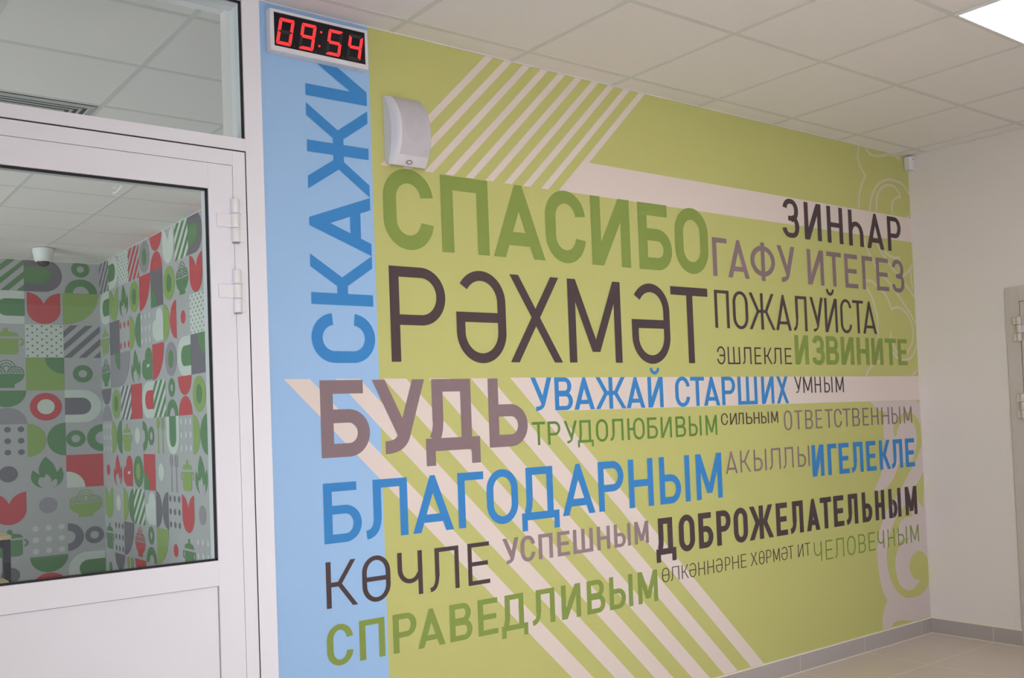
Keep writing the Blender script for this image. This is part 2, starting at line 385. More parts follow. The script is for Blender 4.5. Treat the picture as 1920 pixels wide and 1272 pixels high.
SCROLL_LINES = [
 [(-0.5249, 2.9443), (-0.5389, 2.9004), (-0.5391, 2.8619), (-0.5242, 2.8254), (-0.4970, 2.7904), (-0.4718, 2.7654)],
 [(-0.4718, 2.7654), (-0.5037, 2.7265), (-0.5328, 2.6742), (-0.5491, 2.6306), (-0.5599, 2.5600)],
 [(-0.4572, 2.9362), (-0.4256, 2.9123), (-0.3833, 2.9020), (-0.3333, 2.9041), (-0.2691, 2.9174), (-0.2041, 2.9315), (-0.1396, 2.9293), (-0.0892, 2.9086)],
 [(-0.4452, 2.5575), (-0.4347, 2.6078), (-0.4105, 2.6598), (-0.3689, 2.7104), (-0.3092, 2.7494), (-0.2311, 2.7730), (-0.1536, 2.7749), (-0.0763, 2.7622), (-0.0264, 2.7276), (-0.0052, 2.7042)],
 [(-0.3724, 2.5647), (-0.3692, 2.6217), (-0.3469, 2.6774), (-0.3061, 2.7140), (-0.2340, 2.7402), (-0.1700, 2.7368), (-0.1267, 2.7127), (-0.0998, 2.6847)],
 [(-0.1001, 2.6810), (-0.1500, 2.6709), (-0.1914, 2.6423), (-0.2078, 2.6027), (-0.2017, 2.5637)],
 [(-0.5192, 2.3892), (-0.4994, 2.3385), (-0.4669, 2.2920), (-0.4391, 2.2590), (-0.4169, 2.2324), (-0.3761, 2.2033), (-0.3229, 2.1677), (-0.2750, 2.1384), (-0.2389, 2.1147), (-0.2064, 2.0870), (-0.1246, 2.0175), (-0.0419, 1.9420), (-0.0010, 1.8939)],
 [(-0.3920, 2.3750), (-0.3469, 2.3219), (-0.2998, 2.2863), (-0.2526, 2.2468), (-0.2104, 2.2173), (-0.1618, 2.1825), (-0.1128, 2.1474), (-0.0755, 2.1233), (-0.0620, 2.1139), (-0.0017, 2.0614)],
 [(-0.3147, 2.3314), (-0.2662, 2.3083), (-0.2096, 2.2969), (-0.1445, 2.3016)],
 [(-0.1445, 2.3016), (-0.1603, 2.2564), (-0.1571, 2.2206)],
 [(-0.1387, 2.1864), (-0.0810, 2.2072), (-0.0387, 2.2353), (-0.0077, 2.2666)],
 [(-0.0309, 2.2468), (-0.0307, 2.1920), (-0.0181, 2.1124)],
 [(-0.5287, 2.1376), (-0.4860, 2.1407), (-0.4381, 2.1294), (-0.4028, 2.1103), (-0.3368, 2.0757), (-0.2900, 2.0250), (-0.2681, 1.9811)],
 [(-0.2683, 1.9786), (-0.2149, 1.9933), (-0.1539, 1.9870), (-0.0947, 1.9549), (-0.0542, 1.9071), (-0.0389, 1.8484), (-0.0571, 1.7790), (-0.1213, 1.7143)],
 [(-0.5222, 2.1043), (-0.4734, 2.0501), (-0.4379, 1.9806), (-0.4198, 1.9195), (-0.4201, 1.8009), (-0.4117, 1.7061)],
 [(-0.2736, 1.7751), (-0.2506, 1.7417), (-0.2184, 1.7132)],
 [(-0.2740, 1.7221), (-0.2252, 1.6865), (-0.1562, 1.6725), (-0.0743, 1.6903), (-0.0250, 1.7352), (-0.0030, 1.7750)],
 [(-0.5714, 1.5794), (-0.5270, 1.6205), (-0.4751, 1.6489), (-0.4052, 1.6659)],
 [(-0.0757, 1.5785), (-0.0113, 1.6095)]]
SCROLL_TIPS = [
 [(-0.2790, 1.8592), (-0.2978, 1.8227), (-0.3043, 1.8072), (-0.2767, 1.8077)],
 [(-0.1393, 2.9330), (-0.1186, 2.9460), (-0.0823, 2.9487), (-0.0882, 2.9051), (-0.1076, 2.9226)],
 [(-0.0519, 2.5593), (-0.0129, 2.5851), (-0.0152, 2.5606)]]
LEAF_EDGE = [(-0.5378, 1.4266), (-0.5134, 1.4090), (-0.4807, 1.3861), (-0.4297, 1.3676), (-0.3727, 1.3603), (-0.3948, 1.3419), (-0.4059, 1.3174), (-0.4138, 1.2679), (-0.4164, 1.2184), (-0.4181, 1.1491), (-0.4295, 1.0902), (-0.4514, 1.0223), (-0.4818, 0.9750), (-0.5393, 0.9128), (-0.4273, 0.7753), (-0.4822, 0.7113), (-0.5232, 0.6332), (-0.5447, 0.5537), (-0.5404, 0.4647), (-0.5241, 0.3743), (-0.4939, 0.3022), (-0.4612, 0.2568), (-0.4950, 0.2206), (-0.5203, 0.1698), (-0.5241, 0.0991)]
LEAF_CUTS = [
 [(-0.2927, 1.2000), (-0.3086, 1.2443), (-0.2983, 1.2891), (-0.2538, 1.3281), (-0.1966, 1.3510), (-0.1498, 1.3549), (-0.0945, 1.3454), (-0.0449, 1.3173), (-0.0112, 1.2698), (-0.0041, 1.2127), (-0.0099, 1.1509), (-0.0415, 1.1008), (-0.0890, 1.0494), (-0.1656, 0.9825), (-0.2362, 0.9188), (-0.3051, 0.8635), (-0.3437, 0.8356), (-0.3600, 0.8322), (-0.4273, 0.7753), (-0.4615, 0.7370), (-0.5583, 0.8922), (-0.5393, 0.9128), (-0.5057, 0.9006), (-0.4169, 0.9139), (-0.3703, 0.9380), (-0.3118, 0.9890), (-0.2700, 1.0492), (-0.1776, 1.0542), (-0.1305, 1.0593), (-0.0835, 1.1080), (-0.0584, 1.1736), (-0.0570, 1.2095), (-0.0649, 1.2561), (-0.0993, 1.2932), (-0.1541, 1.3091), (-0.2106, 1.2991), (-0.2598, 1.2627), (-0.2802, 1.2181)],
 [(-0.1457, 0.7216), (-0.1644, 0.7601), (-0.1890, 0.8174), (-0.2641, 0.7720), (-0.3456, 0.7127), (-0.4026, 0.6349), (-0.4455, 0.5291), (-0.4345, 0.4178), (-0.3809, 0.3215), (-0.2980, 0.2619), (-0.2229, 0.2412), (-0.1184, 0.2411), (-0.0359, 0.2692), (0.0000, 0.3168), (0.0000, 0.4289), (-0.0292, 0.4796), (-0.0999, 0.5080), (-0.1743, 0.4850), (-0.2078, 0.4325), (-0.1969, 0.3819), (-0.1547, 0.3449), (-0.0967, 0.3305), (-0.1385, 0.3075), (-0.2058, 0.2859), (-0.2815, 0.3029), (-0.3343, 0.3501), (-0.3592, 0.4225), (-0.3555, 0.4914), (-0.3155, 0.5566), (-0.3303, 0.5755), (-0.3356, 0.6143), (-0.3118, 0.6678), (-0.2768, 0.7030), (-0.2302, 0.7220)],
 [(-0.3331, 0.5723), (-0.2935, 0.5891), (-0.2414, 0.5993), (-0.1900, 0.5962), (-0.2302, 0.5812), (-0.2700, 0.5671), (-0.3157, 0.5552)],
 [(-0.0927, 0.9090), (-0.0469, 0.9418), (-0.0066, 0.9830), (-0.0036, 0.9338), (-0.0095, 0.8518), (-0.0257, 0.7988), (-0.0185, 0.7623), (-0.0533, 0.7903), (-0.0900, 0.8239)],
 [(-0.4321, 0.0985), (-0.4055, 0.1184), (-0.3611, 0.1241), (-0.2984, 0.1181), (-0.2100, 0.1012), (-0.2747, 0.0985)],
 [(-0.0470, 1.4277), (-0.0057, 1.4302), (-0.0154, 1.4086)]]


# lettering: DIN-like letters built from straight strokes and rounded strokes
NA = 14
def arcpath(x0, x1, y0, y1, rx, ry, s0, s1):
    """points of a rounded rectangle outline, s in degrees counter-clockwise from the right side"""
    pts = []
    n = max(2, int(abs(s1 - s0) / 90 * NA))
    marks = sorted(set([s0 + (s1 - s0) * i / n for i in range(n + 1)] + [m for m in range(-360, 721, 90) if s0 < m < s1]))
    for s in marks:
        q = s % 360
        c, d = math.cos(math.radians(q)), math.sin(math.radians(q))
        qs = []
        e = 1e-6
        if q < 90 - e or q > 270 + e: xs = [x1 - rx]
        elif 90 + e < q < 270 - e: xs = [x0 + rx]
        elif abs(q - 90) <= e: xs = [x1 - rx, x0 + rx]
        else: xs = [x0 + rx, x1 - rx]
        if e < q < 180 - e: ys = [y1 - ry]
        elif 180 + e < q < 360 - e: ys = [y0 + ry]
        elif abs(q - 180) <= e: ys = [y1 - ry, y0 + ry]
        else: ys = [y0 + ry, y1 - ry]
        if s == s0 and len(xs) * len(ys) == 2: xs, ys = xs[-1:], ys[-1:]
        elif s == s1 and len(xs) * len(ys) == 2: xs, ys = xs[:1], ys[:1]
        for a, b in ([(xs[0], y) for y in ys] if len(ys) > 1 else [(x, ys[0]) for x in xs]):
            pts.append((a + rx * c, b + ry * d))
    return pts


def ring(x0, x1, y0, y1, wv, wh, s0=0, s1=360, r=None):
    W, Hh = x1 - x0, y1 - y0
    rx = r if r else W / 2
    rx = min(rx, W / 2)
    ry = min(max(rx, W / 2 * 1.02) if not r else r, Hh / 2)
    o = arcpath(x0, x1, y0, y1, rx, ry, s0, s1)
    i = arcpath(x0 + wv, x1 - wv, y0 + wh, y1 - wh, max(rx - wv, .0005), max(ry - wh, .0005), s0, s1)
    q = [[o[k], o[k + 1], i[k + 1], i[k]] for k in range(len(o) - 1)]
    if s1 - s0 >= 360: q.append([o[-1], o[0], i[0], i[-1]])
    return q


def rect(x0, x1, y0, y1): return [[(x0, y0), (x1, y0), (x1, y1), (x0, y1)]]
def slant(p, q, t): return [[(p[0] - t / 2, p[1]), (p[0] + t / 2, p[1]), (q[0] + t / 2, q[1]), (q[0] - t / 2, q[1])]]


def stroke(pts, w):
    """quads along a polyline with normal offsets (mitred)"""
    out, L, R = [], [], []
    for k, p in enumerate(pts):
        a = pts[max(k - 1, 0)]; b = pts[min(k + 1, len(pts) - 1)]
        dx, dy = b[0] - a[0], b[1] - a[1]
        n = math.hypot(dx, dy) or 1
        L.append((p[0] - dy / n * w / 2, p[1] + dx / n * w / 2)); R.append((p[0] + dy / n * w / 2, p[1] - dx / n * w / 2))
    for k in range(len(pts) - 1): out.append([L[k], L[k + 1], R[k + 1], R[k]])
    return out


def bez(p0, p1, p2, n=8):
    return [((1 - t) ** 2 * p0[0] + 2 * t * (1 - t) * p1[0] + t * t * p2[0], (1 - t) ** 2 * p0[1] + 2 * t * (1 - t) * p1[1] + t * t * p2[1]) for t in [i / n for i in range(n + 1)]]


def bowl(x0, x1, y0, y1, v, w):
    r = min((y1 - y0) / 2, (x1 - x0) * .62)
    e = r * .06
    return rect(x0, x1 - r + e, y0, y0 + w) + rect(x0, x1 - r + e, y1 - w, y1) + ring(x0, x1, y0, y1, v, w, -90, 90, r)


def glyph(ch, a, b, h, v, w):
    W = b - a
    t = v * 1.08
    c = (a + b) / 2
    o = h * .012
    L = lambda: rect(a, a + v, 0, h)
    Rr = lambda: rect(b - v, b, 0, h)
    if ch == 'О': return ring(a, b, -o, h + o, v, w)
    if ch == 'С': return ring(a, b, -o, h + o, v, w, 6, 354)
    if ch == 'Э': return ring(a, b, -o, h + o, v, w, -172, 172) + rect(a + W * .3, b - v * .5, h * .5 - w / 2, h * .5 + w / 2)
    if ch == 'Ө': return ring(a, b, -o, h + o, v, w) + rect(a + v * .5, b - v * .5, h * .5 - w / 2, h * .5 + w / 2)
    if ch == 'Ә':
        y1 = h * .55
        return ring(a, b, -o, h + o, v, w, -180, 146) + rect(a, a + v, min(W / 2, h * .4) - h * .02, y1) + rect(a, b - v * .5, y1 - w, y1)
    if ch == 'З':
        u, l = h * .475, h * .525
        A, B = a + W * .05, b - W * .03
        return (ring(A, B, u - w * .5, h + o, v, w, -90, 168, min((B - A) / 2, (h - u + w * .5) / 2)) +
                ring(a, b, -o, l + w * .5, v, w, -168, 90, min(W / 2, (l + w * .5) / 2)) + rect(a + W * .36, c + W * .1, h * .5 - w / 2, h * .5 + w / 2))
    if ch == 'П': return L() + Rr() + rect(a, b, h - w, h)
    if ch == 'Н': return L() + Rr() + rect(a, b, h * .5 - w / 2, h * .5 + w / 2)
    if ch == 'Г': return L() + rect(a, b, h - w, h)
    if ch == 'Т': return rect(c - v / 2, c + v / 2, 0, h) + rect(a, b, h - w, h)
    if ch == 'Е': return L() + rect(a, b, 0, w) + rect(a, b, h - w, h) + rect(a, b - W * .08, h * .5 - w / 2, h * .5 + w / 2)
    if ch == 'Ш': return L() + Rr() + rect(c - v / 2, c + v / 2, 0, h) + rect(a, b, 0, w)
    if ch == 'Р': return L() + bowl(a, b, h * .385, h, v, w)
    if ch == 'Б': return L() + rect(a, b - W * .12, h - w, h) + bowl(a, b, 0, h * .62, v, w)
    if ch == 'Ь': return L() + bowl(a, b, 0, h * .62, v, w)
    if ch == 'В': return L() + bowl(a, b - W * .05, h * .48 - w * .1, h, v, w) + bowl(a, b, 0, h * .53 + w * .15, v, w)
    if ch == 'Ы':
        m = a + W * .69
        return L() + bowl(a, m, 0, h * .62, v, w) + Rr()
    if ch == 'Ю':
        m = a + W * .33
        return L() + rect(a, m + v * .5, h * .5 - w / 2, h * .5 + w / 2) + ring(m, b, -o, h + o, v, w)
    if ch == 'Ч':
        return Rr() + ring(a, b, h * .28, h * 1.5, v, w, 180, 335) + rect(a, a + v, h * .28 + min(W / 2, h * .35), h)
    if ch == 'Һ':
        y = h * .69
        return L() + ring(a, b, -h, y, v, w, 0, 165) + rect(b - v, b, 0, y - W / 2)
    if ch == 'Ф':
        return rect(c - v / 2, c + v / 2, -h * .02, h * 1.02) + ring(a, b, h * .10, h * .93, v, w)
    if ch in 'ИЙ':
        g = L() + Rr() + slant((a + t * .56, 0), (b - t * .56, h), t * 1.12)
        if ch == 'Й':
            bw = W * .62
            g += ring(c - bw / 2, c + bw / 2, h * 1.08, h * 1.08 + bw * 1.1, bw * .24, bw * .24, 182, 358)
        return g
    if ch == 'Х':
        return slant((a + t / 2, 0), (b - t / 2 - W * .03, h), t) + slant((b - t / 2, 0), (a + t / 2 + W * .03, h), t)
    if ch == 'А':
        ap = t * .62
        yi = (W / 2 - t) / ((W / 2 - ap / 2) / h)
        return [[(a, 0), (a + t, 0), (c, yi), (c, h), (c - ap / 2, h)], [(b, 0), (b - t, 0), (c, yi), (c, h), (c + ap / 2, h)]] + \
            rect(a + W * .16, b - W * .16, h * .17, h * .17 + w)
    if ch == 'М':
        y = h * .13
        return L() + Rr() + slant((a + t / 2, h), (c, y), t) + slant((b - t / 2, h), (c, y), t)
    if ch == 'Ж':
        x1, x2 = a + W * .37, b - W * .37
        return (rect(c - v / 2, c + v / 2, 0, h) + rect(x1, x2, h * .5 - w / 2, h * .5 + w / 2) +
                slant((a + t / 2, 0), (x1, h * .54), t) + slant((a + t / 2 + W * .02, h), (x1, h * .46), t) +
                slant((b - t / 2, 0), (x2, h * .54), t) + slant((b - t / 2 - W * .02, h), (x2, h * .46), t))
    if ch == 'К':
        x1 = a + max(W * .36, v)
        return (L() + rect(a, x1 + t * .3, h * .5 - w / 2, h * .5 + w / 2) +
                slant((b - t / 2, 0), (x1 + t * .1, h * .54), t) + slant((b - t / 2 - W * .04, h), (x1 + t * .1, h * .46), t))
    if ch == 'У':
        f = t / W
        vx = .5 + f * .22                       # inner notch of the fork
        vy = .245 + (vx - f) * 0 + (.30 if f > .2 else .16) * (.72 if f > .2 else .9)
        m = (.453 - 0.0) / .755                 # slope of the left arm's outer edge
        vy = 1 - (vx - f) / m
        ox = (1 - vx) / (1 - vy) if vy < 1 else 1
        q = [(0, 1), (f, 1), (vx, vy), (1 - f, 1), (1, 1)]
        sl = (1 - f - vx) / (1 - vy)            # the right arm runs on down at the same slope
        def right(y): return 1 - sl * (1 - y)
        tail = w / h * .98
        q += [(right(.27), .27)]
        q += [p for p in bez((right(.27), .27), (right(.10), .0), (.22, 0.0), 8)][1:]
        q += [(.22, tail)]
        lx = m * (1 - (tail + .075))
        q += [p for p in bez((.22, tail), (lx * .93, tail), (lx, tail + .075), 6)][1:]
        return [[(a + W * x, h * y) for x, y in q]]
    if ch == 'Л':
        xs = a + W * .17
        p = bez((xs + v / 2, h * .36), (xs + v / 2 - W * .01, w * .62), (a, w * .5), 10)
        return Rr() + rect(xs, b, h - w, h) + rect(xs, xs + v, h * .345, h) + stroke(p, min(v, w * 1.05))
    if ch == 'Д':
        l, r = a + W * .13, b - W * .15
        p = bez((l + v / 2, h * .42), (l + v / 2, h * .26), (a + W * .06 + v * .5, w * .9), 8)
        f = h * .2
        fv = v * .85
        return (rect(l, r, h - w, h) + rect(r - v, r, 0, h) + rect(l, l + v, h * .405, h) + stroke(p, v * .95) + rect(a, b, 0, w) +
                rect(a, a + fv, -f, w) + rect(b - fv, b, -f, w))
    raise ValueError(ch)


def smooth_line(pts, n=7):
    """Catmull-Rom through the points"""
    if len(pts) < 3: return pts
    P = [pts[0]] + list(pts) + [pts[-1]]
    out = []
    for k in range(1, len(P) - 2):
        p0, p1, p2, p3 = P[k - 1:k + 3]
        for i in range(n):
            t = i / n
            out.append(tuple(.5 * (2 * p1[d] + (p2[d] - p0[d]) * t + (2 * p0[d] - 5 * p1[d] + 4 * p2[d] - p3[d]) * t * t + (3 * p1[d] - p0[d] - 3 * p2[d] + p3[d]) * t ** 3) for d in (0, 1)))
    out.append(pts[-1])
    return out


def smooth_outline(pts, closed=True, corner=52):
    """round the soft bends of an outline and keep its sharp corners"""
    n = len(pts)
    def turn(k):
        a, b, c = pts[k - 1], pts[k], pts[(k + 1) % n]
        d = math.degrees(math.atan2(c[1] - b[1], c[0] - b[0]) - math.atan2(b[1] - a[1], b[0] - a[0]))
        return abs((d + 180) % 360 - 180)
    sharp = [k for k in range(n) if turn(k) > corner]
    if not closed: sharp = sorted(set(sharp) | {0, n - 1})
    if len(sharp) < 2: return pts
    out = []
    for i, k in enumerate(sharp):
        e = sharp[(i + 1) % len(sharp)]
        if not closed and i == len(sharp) - 1: out.append(pts[k]); break
        run = [pts[k]]
        while k != e:
            k = (k + 1) % n; run.append(pts[k])
        out += smooth_line(run, 5)[:-1]
    return out


mural = empty('wall_mural', (-2.1, 0, 0))
tag(mural, 'floor to ceiling mural of coloured Cyrillic words on blue and lime green', 'mural')
XM, XB = -4.287, -3.8350     # mural's left edge; border between the blue strip and the green field
Z_LOW0, Z_LOW1 = 1.428, 1.575   # the long white band across the middle
Z_UP0, Z_UP1 = 2.4075, 2.557    # the white band near the top


def flat(name, polys, y, m, label=None):
    mb = MB()
    for n, p in enumerate(polys):
        area2 = sum(p[i][0] * p[(i + 1) % len(p)][1] - p[(i + 1) % len(p)][0] * p[i][1] for i in range(len(p)))
        q = p if area2 > 0 else p[::-1]
        mb.face([(x, y - 0.000008 * (n % 97), z) for x, z in q])      # overlapping strokes must not share a plane
    o = mb.build(name, m, mural)
    if label: o['label'] = label
    return o


flat('blue_strip', rect(XM, XB, 0.0, H), -0.0010, M['blue_field'], 'pale blue vertical strip beside the white door')
flat('green_field', rect(XB, 0.0, 0.0, H), -0.0010, M['green_field'], 'lime green field covering most of the wall')
for k in range(9):
    x = -3.798 + 0.10135 * k
    e = H - Z_UP0
    flat('thin_stripe', [[(x, Z_UP0 - .002), (x + .0405, Z_UP0 - .002), (x + .0405 + e, H), (x + e, H)]], -0.0016, M['stripe'],
         'thin white diagonal stripe rising to the ceiling')
x = -3.798 + 0.10135 * 9
flat('white_band', [[(x, Z_UP0), (0, Z_UP0), (0, Z_UP1), (x + .0405 + Z_UP1 - Z_UP0, Z_UP1), (x + .0405 + H - Z_UP0, H), (x + H - Z_UP0, H)]],
     -0.0016, M['stripe'], 'white band below the ceiling with a diagonal end')
for k in range(6):
    x = -4.2300 + 0.2066 * k
    w = .103
    d = Z_LOW1 - .0
    flat('wide_stripe', [[(x, Z_LOW1 - .002), (x + w, Z_LOW1 - .002), (x + w + d, 0.0), (x + d, 0.0)]], -0.0016, M['stripe'],
         'broad white diagonal stripe falling to the floor')
flat('white_band', [[(-3.196 + Z_LOW1 - Z_LOW0, Z_LOW0), (0, Z_LOW0), (0, Z_LOW1), (-3.196, Z_LOW1)]], -0.0018, M['stripe'],
     'long white band across the middle of the mural')
for l in SCROLL_LINES:
    l = smooth_line(l)
    flat('scroll_line', [p for p in stroke(l, 0.0165) if max(q[0] for q in p) < 0.004], -0.0012, M['scroll'], 'thin pale line of a curling plant scroll')
for l in SCROLL_TIPS:
    flat('scroll_tip', [l], -0.0013, M['scroll'], 'pointed pale tip of a curling plant scroll')
edge = smooth_outline(LEAF_EDGE, False)
flat('scroll_leaf', [[(0, edge[0][1])] + [(min(x, 0), z) for x, z in edge] + [(0, edge[-1][1])]], -0.0013, M['leaf'], 'broad warm grey curling leaf in the lower corner')
for l in LEAF_CUTS:
    flat('leaf_curl', [[(min(x, 0), z) for x, z in smooth_outline(l)]], -0.0015, M['green_field'], 'lime green curl inside the grey leaf')

COLOURS = {'dgreen': 'leaf green', 'forest': 'forest green', 'dark': 'dark brown', 'purple': 'grey purple', 'mauve': 'pale mauve', 'blue': 'blue'}
for (phrase, colour, xr, zb, zt, wv, wh, letters) in WORDS:
    h = ((zt[0] - zb[0]) + (zt[1] - zb[1])) / 2
    up = phrase == 'СКАЖИ'
    hh = abs(h)
    if hh < .115 and wv < .016: wv *= .88
    at = 0
    for text in phrase.split(' '):
        polys = []
        for ch, a, b in letters[at:at + len(text)]:
            for p in glyph(ch, a, b, hh, wv, wh):
                q = []
                for (x, y) in p:
                    s = (x - xr[0]) / (xr[1] - xr[0])
                    B = zb[0] + (zb[1] - zb[0]) * s
                    T = zt[0] + (zt[1] - zt[0]) * s
                    zz = B + (T - B) * y / hh
                    q.append((zz, x) if up else (x, zz))
                polys.append(q)
        at += len(text)
        flat('word', polys, -0.0022, M[colour], '%s word %s%s' % (COLOURS[colour], text, ' running up the blue strip' if up else ''))


# ------------------------------------------------------------------ glazed white door, transom window and post
YF = -0.014       # front faces of the frames
YG = 0.016        # glass
def frame_bars(mb, x0, x1, z0, z1, t, y0, y1):
    mb.box((x0, y0, z0), (x0 + t, y1, z1)); mb.box((x1 - t, y0, z0), (x1, y1, z1))
    mb.box((x0 + t, y0, z0), (x1 - t, y1, z0 + t)); mb.box((x0 + t, y0, z1 - t), (x1 - t, y1, z1))

struct(boxobj('trim_1', (-4.354, YF, 0), (-4.287, 0.10, H), M['pvc'], bevel=0.002), 'white post between the glazed door and the mural', 'post')
struct(boxobj('trim_2', (-5.400, YF, 0), (-5.356, 0.10, H), M['pvc'], bevel=0.002), 'white post at the hinge-free side of the door', 'post')

win = struct(empty('window_1', (-4.85, 0.04, 2.40)), 'transom window with one clear pane above the white door', 'window')
mb = MB()
mb.box((-5.356, YF, 2.3800), (-4.354, 0.10, 2.4245)); mb.box((-5.356, YF, 2.922), (-4.354, 0.10, H))
mb.build('window_frame', M['pvc'], win, bevel=0.0015)
boxobj('glass_pane', (-5.356, YG, 2.4245), (-4.355, YG + 0.004, 2.922), M['glass'], win)
mb = MB()
mb.box((-4.3608, -0.006, 2.4245), (-4.354, 0.004, 2.922)); mb.box((-5.356, -0.006, 2.917), (-4.354, 0.004, 2.9222)); mb.box((-5.356, -0.006, 2.4245), (-5.349, 0.004, 2.922))
mb.build('rubber_gasket', M['gasket'], win)

door = struct(empty('door_1', (-4.85, 0.04, 0.0)), 'white plastic door with a large clear pane and a solid lower panel', 'door')
mb = MB()
mb.box((-4.4045, YF, 0), (-4.3580, 0.09, 2.3752)); mb.box((-5.356, YF, 0), (-5.3065, 0.09, 2.3752)); mb.box((-5.3065, YF, 2.3235), (-4.4045, 0.09, 2.3752))
mb.build('door_frame', M['pvc'], door, bevel=0.0012)
mb = MB()
mb.box((-5.353, -0.0125, 2.3752), (-4.3540, 0.02, 2.3800)); mb.box((-4.3580, -0.0125, 0), (-4.3540, 0.02, 2.3780))
mb.build('frame_joint', M['gasket'], door)
leaf = boxobj('door_leaf', (-4.4940, YF, 0.012), (-4.4062, 0.058, 2.3218), M['pvc'], door, bevel=0.0012)
bpy.data.objects.remove(leaf)
mb = MB()
LX0, LX1 = -5.3048, -4.4062
GX0, GX1 = -5.215, -4.4940
mb.box((GX1, YF, 0.012), (LX1, 0.058, 2.3218)); mb.box((LX0, YF, 0.012), (GX0, 0.058, 2.3218))
mb.box((GX0, YF, 2.2330), (GX1, 0.058, 2.3218)); mb.box((GX0, YF, 0.8680), (GX1, 0.058, 0.9540)); mb.box((GX0, YF, 0.012), (GX1, 0.058, 0.10))
leaf = mb.build('door_leaf', M['pvc'], door, bevel=0.0012)
boxobj('glass_pane', (GX0, YG, 0.954), (GX1, YG + 0.004, 2.233), M['glass'], leaf)
mb = MB()
g = 0.0065
mb.box((GX1 - g, -0.006, 0.954), (GX1, 0.006, 2.233)); mb.box((GX0, -0.006, 0.954), (GX0 + g, 0.006, 2.233))
mb.box((GX0, -0.006, 2.233 - g), (GX1, 0.006, 2.233)); mb.box((GX0, -0.006, 0.954), (GX1, 0.006, 0.954 + g))
mb.build('rubber_gasket', M['gasket'], leaf)
boxobj('lower_panel', (GX0, -0.004, 0.10), (GX1, 0.05, 0.868), M['pvc'], leaf)
mb = MB()
mb.box((GX1 - 0.003, -0.008, 0.10), (GX1, -0.002, 0.868)); mb.box((GX0, -0.008, 0.8655), (GX1, -0.002, 0.868))
mb.build('panel_seam', M['joint'], leaf)
mb = MB()
mb.box((LX1, -0.006, 0.0), (-4.4045, 0.05, 2.3235)); mb.box((LX0, -0.006, 2.3218), (LX1, 0.05, 2.3235))
mb.build('leaf_joint', M['joint'], door)


def hinge(z0, z1, x=-4.4052):
    h3 = (z1 - z0) / 3
    mb = MB()
    yk = YF - 0.0145
    for i in range(3):
        a, b = z0 + h3 * i + 0.0009, z0 + h3 * (i + 1) - 0.0009
        mb.lathe((x, yk, 0), [(0.001, a), (0.0134, a), (0.0146, a + .002), (0.0146, b - .002), (0.0134, b), (0.001, b)], 0, 24)
    hg = mb.build('hinge', M['pvc_hinge'], door)
    p = MB()
    p.box((x - 0.064, YF - 0.010, z0 + h3 + .002), (x, YF + 0.002, z1 - h3 - .002))
    pl = p.build('hinge_plate', M['pvc_hinge'], hg, bevel=0.002)
    p = MB()
    p.box((x, YF - 0.010, z0 + .004), (x + 0.034, YF + 0.002, z0 + h3 - .002)); p.box((x, YF - 0.010, z1 - h3 + .002), (x + 0.031, YF + 0.002, z1 - .006))
    p.build('hinge_plate', M['pvc_hinge'], hg, bevel=0.002)
    c = MB()
    c.lathe((x, yk, z0 - .002), [(0.0005, 0), (0.0138, 0), (0.0138, .003)], 0, 24)
    c.build('hinge_cap', M['joint'], hg)

hinge(2.049, 2.201)
hinge(1.802, 1.954)
# small white strokes near the top of the door's glass
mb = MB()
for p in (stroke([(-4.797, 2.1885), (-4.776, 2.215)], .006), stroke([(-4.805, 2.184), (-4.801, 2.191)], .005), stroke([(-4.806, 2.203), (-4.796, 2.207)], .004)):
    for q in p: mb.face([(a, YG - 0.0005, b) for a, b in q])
tag(mb.build('pane_strokes', M['pane_mark']), 'tiny white strokes high on the door glass', 'pane_mark')


# ------------------------------------------------------------------ red digital clock
ck = empty('digital_clock', (-4.06, 0, 2.83))
tag(ck, 'white framed digital wall clock with red digits reading 09:54', 'clock')
cx0, cx1, cz0, cz1, cy = -4.2595, -3.8600, 2.7550, 2.9080, -0.043
mb = MB()
bz = 0.0155
def loop(y, l, r, b, t): return [(cx0 + l, y, cz0 + b), (cx1 - r, y, cz0 + b), (cx1 - r, y, cz1 - t), (cx0 + l, y, cz1 - t)]
rr = [loop(-0.0030, 0, 0, 0, 0), loop(cy + .003, 0, 0, 0, 0), loop(cy, .002, .002, .002, .002), loop(cy, bz * .92, bz * .75, bz * 1.15, bz * .72), loop(cy + .012, bz * .92, bz * .75, bz * 1.15, bz * .72)]
mb.grid(rr, 0, False, True); mb.face(rr[0][::-1]); mb.face(rr[-1])
mb.build('clock_case', M['white_plastic'], ck)
boxobj('display_window', (cx0 + bz * .93, cy + .004, cz0 + bz * 1.16), (cx1 - bz * .76, cy + .011, cz1 - bz * .73), M['black_gloss'], ck)
mb = MB(); mb.box((-4.0512, cy + .0036, cz0 + .018), (-4.0500, cy + .0042, cz1 - .012)); mb.build('module_seam', M['seg_off'], ck)
DW, DH, SL, ST = 0.0600, 0.1000, 0.0185, 0.0125


